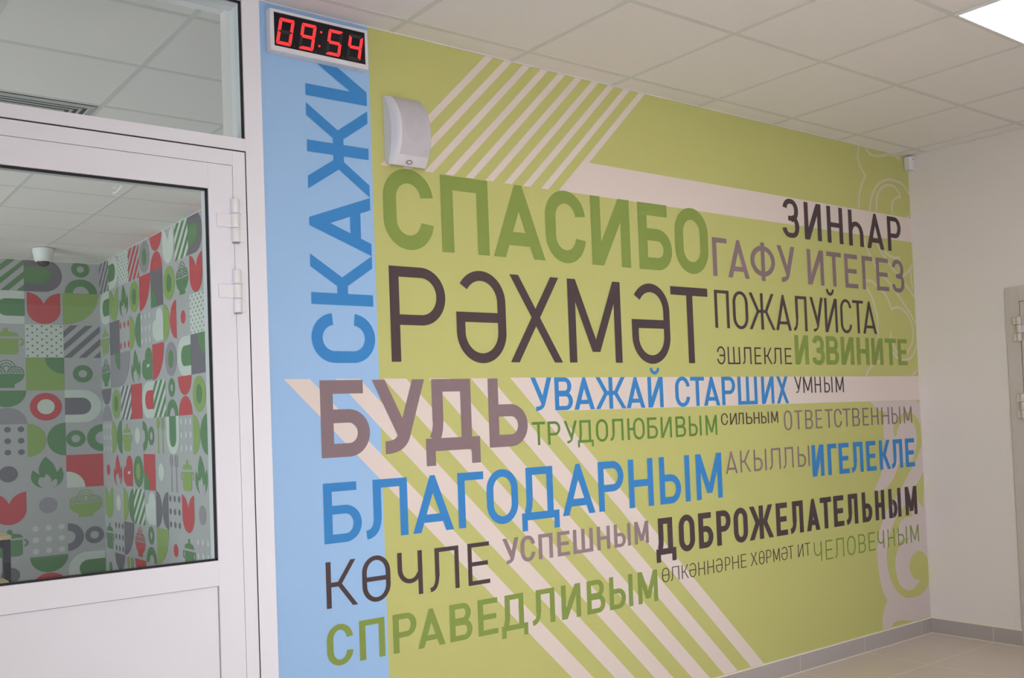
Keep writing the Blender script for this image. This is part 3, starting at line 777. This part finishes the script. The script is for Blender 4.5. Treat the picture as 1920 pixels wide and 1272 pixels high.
def segments(xt, names):
    """polygons of seven-segment bars; xt = left of the digit's top edge"""
    z0 = 2.7815
    g = .0012
    P = {}
    s, hw = ST, DH / 2
    def hbar(zc):
        return [(g + s * .35, zc), (g + s * .75, zc + s / 2), (DW - g - s * .75, zc + s / 2), (DW - g - s * .35, zc), (DW - g - s * .75, zc - s / 2), (g + s * .75, zc - s / 2)]
    P['a'] = [(s * .25 + g, DH), (DW - s * .25 - g, DH), (DW - g, DH - s * .3), (DW - s - g, DH - s), (s + g, DH - s), (g, DH - s * .3)]
    P['d'] = [(s * .25 + g, 0), (g, s * .3), (s + g, s), (DW - s - g, s), (DW - g, s * .3), (DW - s * .25 - g, 0)]
    P['g'] = hbar(hw)
    def vbar(left, lo):
        za, zb = (g + s * .3, hw - g) if lo else (hw + g, DH - s * .3 - g)
        i0, i1 = ((s if lo else s * .5), (s * .5 if lo else s))
        q = [(0, za), (0, zb), (s * .35 if lo else 0, zb), (s, zb - i1 * .6 if lo else zb - s * .7), (s, za + (s * .7 if lo else i0 * .6)), (0 if lo else s * .35, za)]
        return q if left else [(DW - x, z) for x, z in q]
    P['f'] = vbar(True, False); P['b'] = vbar(False, False); P['e'] = vbar(True, True); P['c'] = vbar(False, True)
    return [[(xt + x - SL * (1 - z / DH), z0 + z) for x, z in P[n]] for n in names]

LIT = {'0': 'abcdef', '9': 'abcdfg', '5': 'acdfg', '4': 'bcfg'}
for ch, xt in zip('0954', (-4.2210, -4.1325, -4.0230, -3.9365)):
    mb = MB()
    for p in segments(xt, LIT[ch]): mb.face([(a, cy + .0030, b) for a, b in p])
    dg = mb.build('digit', M['seg_on'], ck); dg['label'] = 'red lit digit %s' % ch
    mb = MB()
    for p in segments(xt, [n for n in 'abcdefg' if n not in LIT[ch]]):
        mb.face([(a, cy + .0034, b) for a, b in p]); mb.build('unlit_segment', M['seg_off'], dg); mb = MB()
    mb.lathe((xt + DW - .006, cy + .0034, 2.7845), [(.0001, 0), (.0035, 0)], 0, 12, 'Y')
    mb.build('unlit_dot', M['seg_off'], dg)
for x, z in ((-4.0560, 2.8610), (-4.0650, 2.8070)):
    mb = MB(); mb.lathe((x, cy + .0030, z), [(.0001, -.002), (.003, -.0016), (.0048, 0)], 0, 16, 'Y'); mb.build('colon_dot', M['seg_on'], ck)
for x in (-4.205, -3.905):
    mb = MB(); mb.lathe((x, -0.028, cz0), [(.0001, -.0012), (.0024, -.001), (.0024, 0.001)], 0, 12); mb.build('case_screw', M['screw'], ck)
mb = MB(); mb.lathe((-4.064, -0.020, cz1), [(.0024, -0.001), (.0024, .001), (.0001, .0012)], 0, 12); mb.build('case_screw', M['screw'], ck)

# ------------------------------------------------------------------ loudspeaker on the wall
sp = empty('wall_speaker', (-3.69, 0, 2.54))
tag(sp, 'white wall loudspeaker with a bulging front mounted over the word of thanks', 'speaker')
SX0, SX1 = -3.7790, -3.6050
prof = [(0.000, 2.684), (-0.022, 2.678), (-0.046, 2.660), (-0.072, 2.625), (-0.090, 2.585), (-0.099, 2.540), (-0.096, 2.500), (-0.084, 2.458), (-0.062, 2.420), (-0.045, 2.401)]
prof = smooth_line(prof, 4)
back = [(0.0, 2.684), (0.0, 2.431)]
def station(x, k, dz=0.0):
    return [(x, y * k - .0026, z + dz * (z - 2.54)) for y, z in prof] + [(x, -0.0026, 2.428)]
mb = MB()
sts = [(SX0, .58, -.03), (SX0 + .003, .68, -.02), (SX0 + .008, .84, -.01), (SX0 + .015, .95, 0), (SX0 + .022, 1.0, 0)]
rows = [station(*s) for s in sts] + [station(SX0 + SX1 - x, k, d) for x, k, d in sts[::-1]]
mb.grid(rows, 0, True)
for x, k, d in (sts[0], (SX1, .58, -.03)):
    r = station(x, k, d); mb.face(r if x == SX0 else r[::-1])
mb.build('speaker_cabinet', M['spk_white'], sp, merge=False)
gp = [(y * 1.0 - .0042, z) for y, z in prof if 2.432 < z < 2.676]
gx0, gx1 = SX0 + .025, SX1 - .022
mb = MB()
mb.grid([[(x, y, z) for y, z in gp] for x in [gx0 + (gx1 - gx0) * i / 12 for i in range(13)]], 0, True)
for e in (gx0, gx1): mb.grid([[(e, y, z) for y, z in gp], [(e, y + .004, z) for y, z in gp]], 0, False)
gr = mb.build('speaker_grille', M['grille'], sp)
def on_front(x, z, lift):
    for (y0, z0), (y1, z1) in zip(prof[:-1], prof[1:]):
        if z1 <= z <= z0: return (x, y0 + (y1 - y0) * (z - z0) / (z1 - z0 or 1) - .0042 - lift, z)
    return (x, -.06 - lift, z)
def disc(cx, cz, rx, rz, lift, m, name, parent, r0=0.0):
    mb = MB(); n = 28; rows = []
    for k in range(5):
        f = r0 + (1 - r0) * k / 4
        rows.append([on_front(cx + rx * max(f, .01) * math.cos(2 * math.pi * s / n), cz + rz * max(f, .01) * math.sin(2 * math.pi * s / n), lift) for s in range(n)])
    mb.grid(rows, 0, True, True)
    return mb.build(name, m, parent)
disc(-3.692, 2.550, .052, .064, .0004, M['grille_dark'], 'woofer_outline', gr)
disc(-3.690, 2.550, .013, .015, .0008, M['grille'], 'dust_cap', gr)
disc(-3.640, 2.455, .012, .014, .0004, M['grille_dark'], 'tweeter_outline', gr)
disc(-3.7035, 2.4135, .0145, .0075, .0018, M['badge'], 'badge', sp)
disc(-3.7035, 2.4135, .0095, .0042, .0024, M['spk_white'], 'badge_plate', sp)
mb = MB(); mb.box((SX0 - .0005, -.0595, 2.5080), (SX0 + .014, -.0560, 2.5135)); mb.build('trim_clip', M['white_plastic'], sp)

# ------------------------------------------------------------------ small alarm sensor in the corner
se = empty('motion_sensor', (-0.022, -0.022, 2.89))
tag(se, 'small white alarm sensor box high in the corner under the ceiling', 'sensor')
mb = MB(); n = 8; pts = [(-0.0005, -0.0026), (-0.047, -0.0026)] + [(-0.047 + .0 + .014 * (1 - math.cos(math.pi / 2 * i / n)), -0.030 - .014 * math.sin(math.pi / 2 * i / n)) for i in range(n + 1)] + [(-0.0005, -0.046)]
mb.grid([[(x, y, 2.850) for x, y in pts], [(x, y, 2.932) for x, y in pts]], 0, False, True)
mb.face([(x, y, 2.850) for x, y in pts]); mb.face([(x, y, 2.932) for x, y in pts[::-1]])
mb.build('sensor_case', M['white_plastic'], se, bevel=0.003)
boxobj('indicator_mark', (-0.022, -0.0467, 2.914), (-0.005, -0.0450, 2.919), M['joint'], se)

# ------------------------------------------------------------------ LED panel in the hall ceiling
lx0, lx1, ly0, ly1 = -1.9324 + .006, -1.3324 - .006, -1.9271 + .006, -1.3271 - .006
lp = empty('ceiling_light', ((lx0 + lx1) / 2, (ly0 + ly1) / 2, H - .01))
tag(lp, 'square white light panel glowing in the hall ceiling tiles', 'light')
mb = MB(); t = .010
mb.box((lx0, ly0, H - .008), (lx1, ly0 + t, H)); mb.box((lx0, ly1 - t, H - .008), (lx1, ly1, H))
mb.box((lx0, ly0 + t, H - .008), (lx0 + t, ly1 - t, H)); mb.box((lx1 - t, ly0 + t, H - .008), (lx1, ly1 - t, H))
mb.build('panel_frame', M['white_plastic'], lp)
boxobj('light_diffuser', (lx0 + t, ly0 + t, H - .006), (lx1 - t, ly1 - t, H - .001), M['lamp'], lp)

# ------------------------------------------------------------------ grey door in the right wall
d2 = struct(empty('door_2', (0, -1.06, 0)), 'grey framed glazed door at the right edge in the pale wall', 'door')
mb = MB()
mb.box((-0.014, -0.633, 0), (0, -0.557, 2.048)); mb.box((-0.014, -1.577, 0), (0, -1.501, 2.048)); mb.box((-0.014, -1.501, 1.964), (0, -0.633, 2.048))
mb.build('door_frame', M['grey_pvc'], d2, bevel=0.0015)
mb = MB(); mb.box((-0.004, -0.637, 0), (0.0, -0.633, 1.964)); mb.box((-0.004, -1.501, 1.960), (0.0, -0.633, 1.964)); mb.build('leaf_joint', M['joint'], d2)
mb = MB()
mb.box((-0.012, -0.655, .01), (-0.0005, -0.637, 1.960)); mb.box((-0.012, -1.499, .01), (-0.0005, -1.411, 1.960)); mb.box((-0.012, -1.411, 1.88), (-0.0005, -0.655, 1.960)); mb.box((-0.012, -1.411, .01), (-0.0005, -0.655, .85))
lf = mb.build('door_leaf', M['grey_pvc'], d2, bevel=0.001)
boxobj('dark_pane', (-0.006, -1.411, .85), (-0.001, -0.655, 1.88), M['gasket'], lf)
def hinge2(z0, z1, y=-0.634):
    h3 = (z1 - z0) / 3
    mb = MB()
    for i in range(3):
        a, b = z0 + h3 * i + .001, z0 + h3 * (i + 1) - .001
        mb.lathe((-0.027, y, 0), [(.001, a), (.0125, a), (.0135, a + .002), (.0135, b - .002), (.0125, b), (.001, b)], 0, 20)
    hg = mb.build('hinge', M['grey_hinge'], d2)
    p = MB(); p.box((-0.026, y, z0 + .004), (-.012, y + .034, z0 + h3 - .003)); p.box((-0.026, y, z1 - h3 + .003), (-.012, y + .034, z1 - .004))
    p.build('hinge_plate', M['grey_hinge'], hg, bevel=.001)
    p = MB(); p.box((-0.026, y - .06, z0 + h3 + .002), (-.012, y, z1 - h3 - .002)); p.build('hinge_plate', M['grey_hinge'], hg, bevel=.001)
hinge2(1.735, 1.875)
hinge2(1.298, 1.438)

# ------------------------------------------------------------------ canteen behind the glass: patterned walls
TU, TV = 0.283, 0.2868
def ell(cx, cy, rx, ry, a0=0, a1=360, n=20):
    return [(cx + rx * math.cos(math.radians(a0 + (a1 - a0) * i / n)), cy + ry * math.sin(math.radians(a0 + (a1 - a0) * i / n))) for i in range(n + 1)]
def ann(cx, cy, r0, r1, a0=0, a1=360, n=24):
    o, i = ell(cx, cy, r1, r1, a0, a1, n), ell(cx, cy, r0, r0, a0, a1, n)
    return [[o[k], o[k + 1], i[k + 1], i[k]] for k in range(n)]
SQ = [(0, 0), (1, 0), (1, 1), (0, 1)]
def clipstripe(k, n, w):
    """diagonal stripe k of n inside the unit square, rising to the right"""
    lo, hi = -1 + 2 * k / n, -1 + 2 * k / n + w
    pts = []
    def at(c): return [(max(0, -c), max(0, c)), (min(1, 1 - c), min(1, 1 + c))]
    a, b = at(max(lo, -1)), at(min(hi, 1))
    p = [a[0], a[1]]
    if lo < 0 < hi: p = [a[0], a[1], (1, 1), b[1], b[0], (0, 0)]
    else: p = [a[0], a[1], b[1], b[0]]
    return p
def icon(kind, c='wp_green', c2=None, bgc=None):
    """list of (polygon, material, layer) in the unit tile"""
    R = []
    def add(polys, m, l=1):
        for p in polys: R.append((p, m, l))
    if bgc: add([SQ], bgc, 0)
    if kind == 'stripes': add([clipstripe(k, 5, .2) for k in range(5)], c)
    elif kind == 'square': add([SQ], c)
    elif kind == 'D':
        add([[(0, 0), (.55, 0)] + ell(.5, .5, .5, .5, -90, 90)[1:] + [(0, 1)]], c); add([[(0, .24)] + ell(.45, .5, .26, .26, -90, 90) + [(0, .76)]], c2, 2)
    elif kind == 'C':
        add([[(1, 0), (1, 1)] + ell(.5, .5, .5, .5, 90, 270)], c); add([[(1, .24), (1, .76)] + ell(.55, .5, .26, .26, 90, 270)], c2, 2)
    elif kind == 'U':
        add([[(0, 1)] + ell(.5, .5, .5, .5, 180, 360) + [(1, 1)]], c); add([[(.24, 1)] + ell(.5, .45, .26, .26, 180, 360) + [(.76, 1)]], c2, 2)
    elif kind == 'tulip':
        add([[(.06, .98), (.06, .5)] + ell(.5, .46, .44, .44, 180, 360) + [(.94, .98)] + bez((.94, .98), (.6, .93), (.5, .62)) + bez((.5, .62), (.4, .93), (.06, .98))[1:]], c)
    elif kind == 'quarter': add([[(0, 1)] + ell(0, 1, .98, .98, -90, 0)], c)
    elif kind == 'sqTR': add([SQ], c); add([[(1, 1)] + ell(1, 1, .5, .5, 180, 270)], c2, 2)
    elif kind == 'sqBL': add([SQ], c); add([[(0, 0)] + ell(0, 0, .5, .5, 0, 90)], c2, 2)
    elif kind == 'hour': add([ell(.5, 1, .5, .49, 180, 360)], c); add([ell(.5, 0, .5, .49, 0, 180)], c2)
    elif kind == 'hourS': add([ell(0, .5, .49, .5, -90, 90)], c); add([ell(1, .5, .49, .5, 90, 270)], c2)
    elif kind == 'disc2': add([ell(.5, .5, .45, .45)], c); add([ell(.5, .5, .2, .24)], c2, 2)
    elif kind == 'ringin': add(ann(.5, .5, .23, .42), c); add([ell(.5, .5, .23, .23)], c2, 2)
    elif kind == 'disc': add([ell(.5, .52, .24, .24)], c)
    elif kind == 'dot': add([ell(.5, .5, .17, .17)], c)
    elif kind == 'ring': add(ann(.5, .5, .12, .27), c)
    elif kind == 'ring8': add(ann(.5, .75, .10, .25), c); add(ann(.5, .0, .22, .44, 0, 180), c)
    elif kind == 'ring8S': add(ann(.27, .5, .12, .26), c); add(ann(1.0, .5, .2, .42, 90, 270), c)
    elif kind == 'ring8R': add(ann(.72, .5, .12, .26), c); add(ann(0.0, .5, .2, .42, -90, 90), c)
    elif kind == 'dots':
        add([ell(.16 + .34 * i, .16 + .34 * j, .085, .085, n=12) for i in range(3) for j in range(3)], c)
    elif kind == 'dots6':
        add([ell(.12 + .38 * i, .2 + .6 * j, .075, .10, n=12) for i in range(3) for j in range(2)], c)
    elif kind == 'fine':
        add([ell(.06 + .25 * i + .125 * (j % 2), .05 + .1 * j, .027, .027, n=8) for i in range(4) for j in range(10)], c)
    elif kind == 'flame':
        add([bez((.45, .99), (.2, .68), (.3, .45)) + bez((.3, .45), (.22, .5), (.12, .6))[1:] + bez((.12, .6), (-.06, .2), (.38, .03))[1:] + bez((.38, .03), (.16, .2), (.30, .38))[1:] + bez((.30, .38), (.45, .32), (.45, .48))[1:] + bez((.45, .48), (.62, .36), (.60, .22))[1:] +
             bez((.60, .22), (.80, .42), (.74, .12))[1:] + bez((.74, .12), (.70, .05), (.62, .03))[1:] + bez((.62, .03), (1.05, .2), (.86, .66))[1:] + bez((.86, .66), (.80, .56), (.74, .5))[1:] + bez((.74, .5), (.72, .75), (.45, .99))[1:]], c)
    elif kind == 'mitten':
        add([[(.3, .06), (.95, .06), (.97, .6)] + ell(.66, .68, .3, .27, 0, 180) + [(.36, .5)]], c)
        add([ell(.27, .38, .2, .26)], c); add([[(.5, .40), (.74, .42), (.74, .5), (.5, .48)]], 'wp_white', 2)
    elif kind == 'bowl':
        add([ell(.5, .5, .46, .34, 180, 360)], c); add([[(.3, .08), (.7, .08), (.7, .22), (.3, .22)]], c)
        for cx, cy, r in ((.5, .68, .24), (.27, .52, .21), (.73, .52, .21)):
            for q in (1, .66, .34): add(ann(cx, cy, r * q - .025, r * q, 0, 180, 14), c)
    elif kind == 'pot':
        add([[(.18, .14), (.26, .08), (.74, .08), (.82, .14), (.82, .56), (.18, .56)]], c)
        add([[(.16, .62), (.84, .62), (.78, .72), (.58, .76), (.42, .76), (.22, .72)]], c); add([ell(.5, .81, .07, .07)], c)
        add(ann(.14, .46, .06, .11, 90, 270, 10), c); add(ann(.86, .46, .06, .11, -90, 90, 10), c)
    elif kind == 'cutlery':
        add([ell(.32, .84, .13, .16)], c); add([[(.28, .02), (.36, .02), (.34, .7), (.30, .7)]], c)
        add([[(.66, .02), (.74, .02), (.72, .7), (.68, .7)]], c); add([ell(.70, .74, .13, .09, 180, 360)], c)
        for i in range(3): add([[(.575 + .1 * i, .74), (.625 + .1 * i, .74), (.625 + .1 * i, .98), (.575 + .1 * i, .98)]], c)
    return R

G_, L_, RD, DK, PU, WH, PA = 'wp_green', 'wp_lime', 'wp_red', 'wp_dark', 'wp_purple', 'wp_white', 'wp_pale'
I = icon
# right wall: columns run from the far corner towards the door
RIGHT_WALL = [
 [I('stripes', DK), I('D', PA, G_), I('fine', DK, bgc=PA), I('stripes', RD), I('disc2', PU, G_), I('hour', RD, RD), I('tulip', PA), I('stripes', G_, bgc=PA), I('D', DK, G_), I('hour', RD, RD), I('fine', DK, bgc=PA)],
 [I('C', PA, G_), I('tulip', L_), I('flame', G_), I('disc2', L_, G_), I('quarter', RD), I('sqBL', DK, G_), I('disc2', L_, G_), I('bowl', G_), I('tulip', RD), I('disc2', PU, G_), I('pot', L_)],
 [I('pot', L_), I('square', DK), I('dots6', RD), I('hourS', L_, G_), I('dots', WH), I('mitten', PA), I('hourS', L_, RD), I('dot', RD), I('fine', DK, bgc=PA), I('flame', G_), I('tulip', PA)],
 [I('bowl', G_), I('sqTR', PU, G_), I('quarter', PU), I('flame', G_), I('mitten', G_), I('quarter', RD), I('disc2', PU, G_), I('C', PA, G_), I('sqTR', DK, G_), I('dots', WH), I('disc2', L_, G_)],
 [I('hour', DK, PU), I('disc2', L_, G_), I('stripes', DK, bgc=PA), I('square', RD), I('C', PA, RD), I('stripes', G_, bgc=PA), I('ring8', G_), I('hour', RD, RD), I('disc2', L_, G_), I('mitten', PA), I('stripes', DK)],
 [I('dots', WH), I('hourS', L_, G_), I('pot', L_), I('disc', PA), I('ring8R', G_), I('cutlery', L_), I('U', PA, G_), I('dots', WH), I('hourS', L_, G_), I('bowl', RD), I('tulip', RD)],
 [I('dot', RD), I('flame', RD), I('mitten', RD), I('disc2', G_, L_), I('sqBL', RD, G_), I('disc', PA), I('cutlery', PU), I('pot', L_), I('flame', G_), I('square', RD), I('dots', DK)],
 [I('tulip', L_), I('disc', PA), I('hourS', L_, G_), I('stripes', G_, bgc=PA), I('mitten', PA), I('hourS', DK, DK), I('dots', DK), I('tulip', RD), I('disc', PU), I('disc2', L_, G_), I('flame', RD)],
 [I('pot', G_), I('dots', DK), I('quarter', DK), I('bowl', RD), I('ring8', G_), I('quarter', L_), I('dot', RD), I('pot', G_), I('dots', WH), I('ring', DK), I('mitten', G_)],
 [I('dot', G_), I('hour', DK, PU), I('cutlery', L_), I('hour', RD, RD), I('ring', G_), I('tulip', G_), I('dots', WH), I('disc', PA), I('stripes', G_), I('pot', L_), I('square', DK)],
]
# back wall: columns run from the corner to the left
BACK_WALL = [
 [I('ring8', G_), I('D', DK, G_), I('stripes', G_), I('tulip', RD), I('dots', WH)],
 [I('quarter', L_), I('tulip', RD), I('C', PA, G_), I('pot', G_), I('disc', PA)],
 [I('stripes', DK), I('fine', DK, bgc=PA), I('pot', L_), I('flame', RD), I('square', L_)],
 [I('ring', G_), I('sqTR', L_, G_), I('bowl', G_), I('dots', WH), I('mitten', RD)],
 [I('D', PA, DK), I('ringin', RD, PA), I('hour', G_, PU), I('stripes', DK), I('flame', G_)],
 [I('ring8S', G_), I('hourS', L_, G_), I('dots', DK), I('tulip', L_), I('quarter', RD)],
 [I('sqBL', RD, PA), I('flame', G_), I('disc', DK), I('cutlery', G_), I('pot', L_)],
 [I('bowl', L_), I('disc', PU), I('tulip', RD), I('square', DK), I('dots', WH)],
 [I('ring8R', DK), I('dots', WH), I('pot', G_), I('stripes', G_), I('tulip', RD)],
 [I('C', PA, G_), I('hour', G_, RD), I('disc', DK), I('quarter', L_), I('flame', G_)],
]
WPM = ['wp_base', 'wp_pale', 'wp_white', 'wp_green', 'wp_lime', 'wp_red', 'wp_dark', 'wp_purple']
ZT = 2.955


def patterned(name, label, table, place, base):
    mb = MB()
    mb.box(*base)
    for r, row in enumerate(table):
        for k, ic in enumerate(row):
            for n, (poly, m, layer) in enumerate(ic):
                q = [place(k, u, max(min(ZT - TV * (r + 1) + TV * v, H - .001), .001), .001 + .0006 * layer + .00003 * n) for u, v in poly]
                mb.face(q, WPM.index(m))
    return struct(mb.build(name, [M[k] for k in WPM]), label, 'wall')

patterned('wall_inner_right', 'canteen side wall papered with food icons receding from the glass', RIGHT_WALL,
          lambda k, u, z, d: (-3.235 - d, 5.93 - TU * (k + u), z), ((-3.235, TH, 0), (-3.135, 5.93, H)))
patterned('wall_inner_back', 'far canteen wall papered with red and green food icons', BACK_WALL,
          lambda k, u, z, d: (-3.243 - .310 * (k + 1) + .310 * u, 5.93 - d, z), ((XL, 5.93, 0), (-3.135, 6.03, H)))

# dome camera on the canteen ceiling
dc = empty('dome_camera', (-3.835, 5.33, H))
tag(dc, 'white dome security camera hanging from the canteen ceiling', 'camera')
mb = MB(); mb.lathe((-3.835, 5.33, H), [(.082, -.004), (.084, -.022), (.074, -.075), (.066, -.108), (.050, -.112)], 0, 32); mb.build('camera_housing', M['cam_white'], dc)
mb = MB(); mb.lathe((-3.835, 5.33, H), [(.050, -.110), (.047, -.126), (.034, -.141), (.016, -.149), (.0005, -.151)], 0, 28); mb.build('dark_dome', M['cam_dark'], dc)

# square louvred vent set into the canteen ceiling
va, vb, vc, vd = -5.030 + .013, -4.430 - .013, 1.465 + .013, 2.065 - .013
vt = empty('ceiling_vent', ((va + vb) / 2, (vc + vd) / 2, H))
tag(vt, 'square white louvred air vent in the canteen ceiling behind the transom', 'vent')
boxobj('dark_opening', (va, vc, H - .0045), (vb, vd, H - .0005), M['vent_dark'], vt)
def sqring(mb, i0, i1, z0, z1):
    o = [(va + i0, vc + i0, z0), (vb - i0, vc + i0, z0), (vb - i0, vd - i0, z0), (va + i0, vd - i0, z0)]
    i = [(va + i1, vc + i1, z1), (vb - i1, vc + i1, z1), (vb - i1, vd - i1, z1), (va + i1, vd - i1, z1)]
    for k in range(4): mb.face([o[k], o[(k + 1) % 4], i[(k + 1) % 4], i[k]])
mb = MB(); sqring(mb, 0, .030, H - .005, H - .010); sqring(mb, .030, .0315, H - .010, H - .005); mb.build('vent_frame', M['louvre'], vt)
for k in range(7):
    mb = MB(); a = .052 + .033 * k
    sqring(mb, a, a + .012, H - .0065, H - .0085); sqring(mb, a + .012, a + .0135, H - .0085, H - .006)
    mb.build('louvre', M['louvre'], vt)

# table and bench inside the canteen
tb = empty('canteen_table', (-4.97, 4.35, 0))
tag(tb, 'canteen table with pale wooden top and dark square legs', 'table')
boxobj('table_top', (-5.574, 4.0, .722), (-4.372, 4.7, .750), M['wood'], tb, bevel=.002)
for x in (-5.574, -4.420):
    for y in (4.02, 4.63):
        boxobj('leg', (x + .002, y, 0), (x + .046, y + .05, .722), M['leg'], tb)
mb = MB(); mb.box((-5.53, 4.03, .67), (-4.42, 4.06, .722)); mb.build('apron', M['leg'], tb)
mb = MB(); mb.box((-5.53, 4.64, .67), (-4.42, 4.67, .722)); mb.build('apron', M['leg'], tb)
bn = empty('canteen_bench', (-4.97, 4.0, 0))
tag(bn, 'low pale wooden bench drawn up at the canteen table', 'bench')
boxobj('bench_seat', (-5.52, 3.82, .446), (-4.426, 4.012, .470), M['wood'], bn, bevel=.002)
for x in (-5.50, -4.50):
    for y in (3.83, 3.965):
        boxobj('leg', (x, y, 0), (x + .035, y + .035, .446), M['leg'], bn)
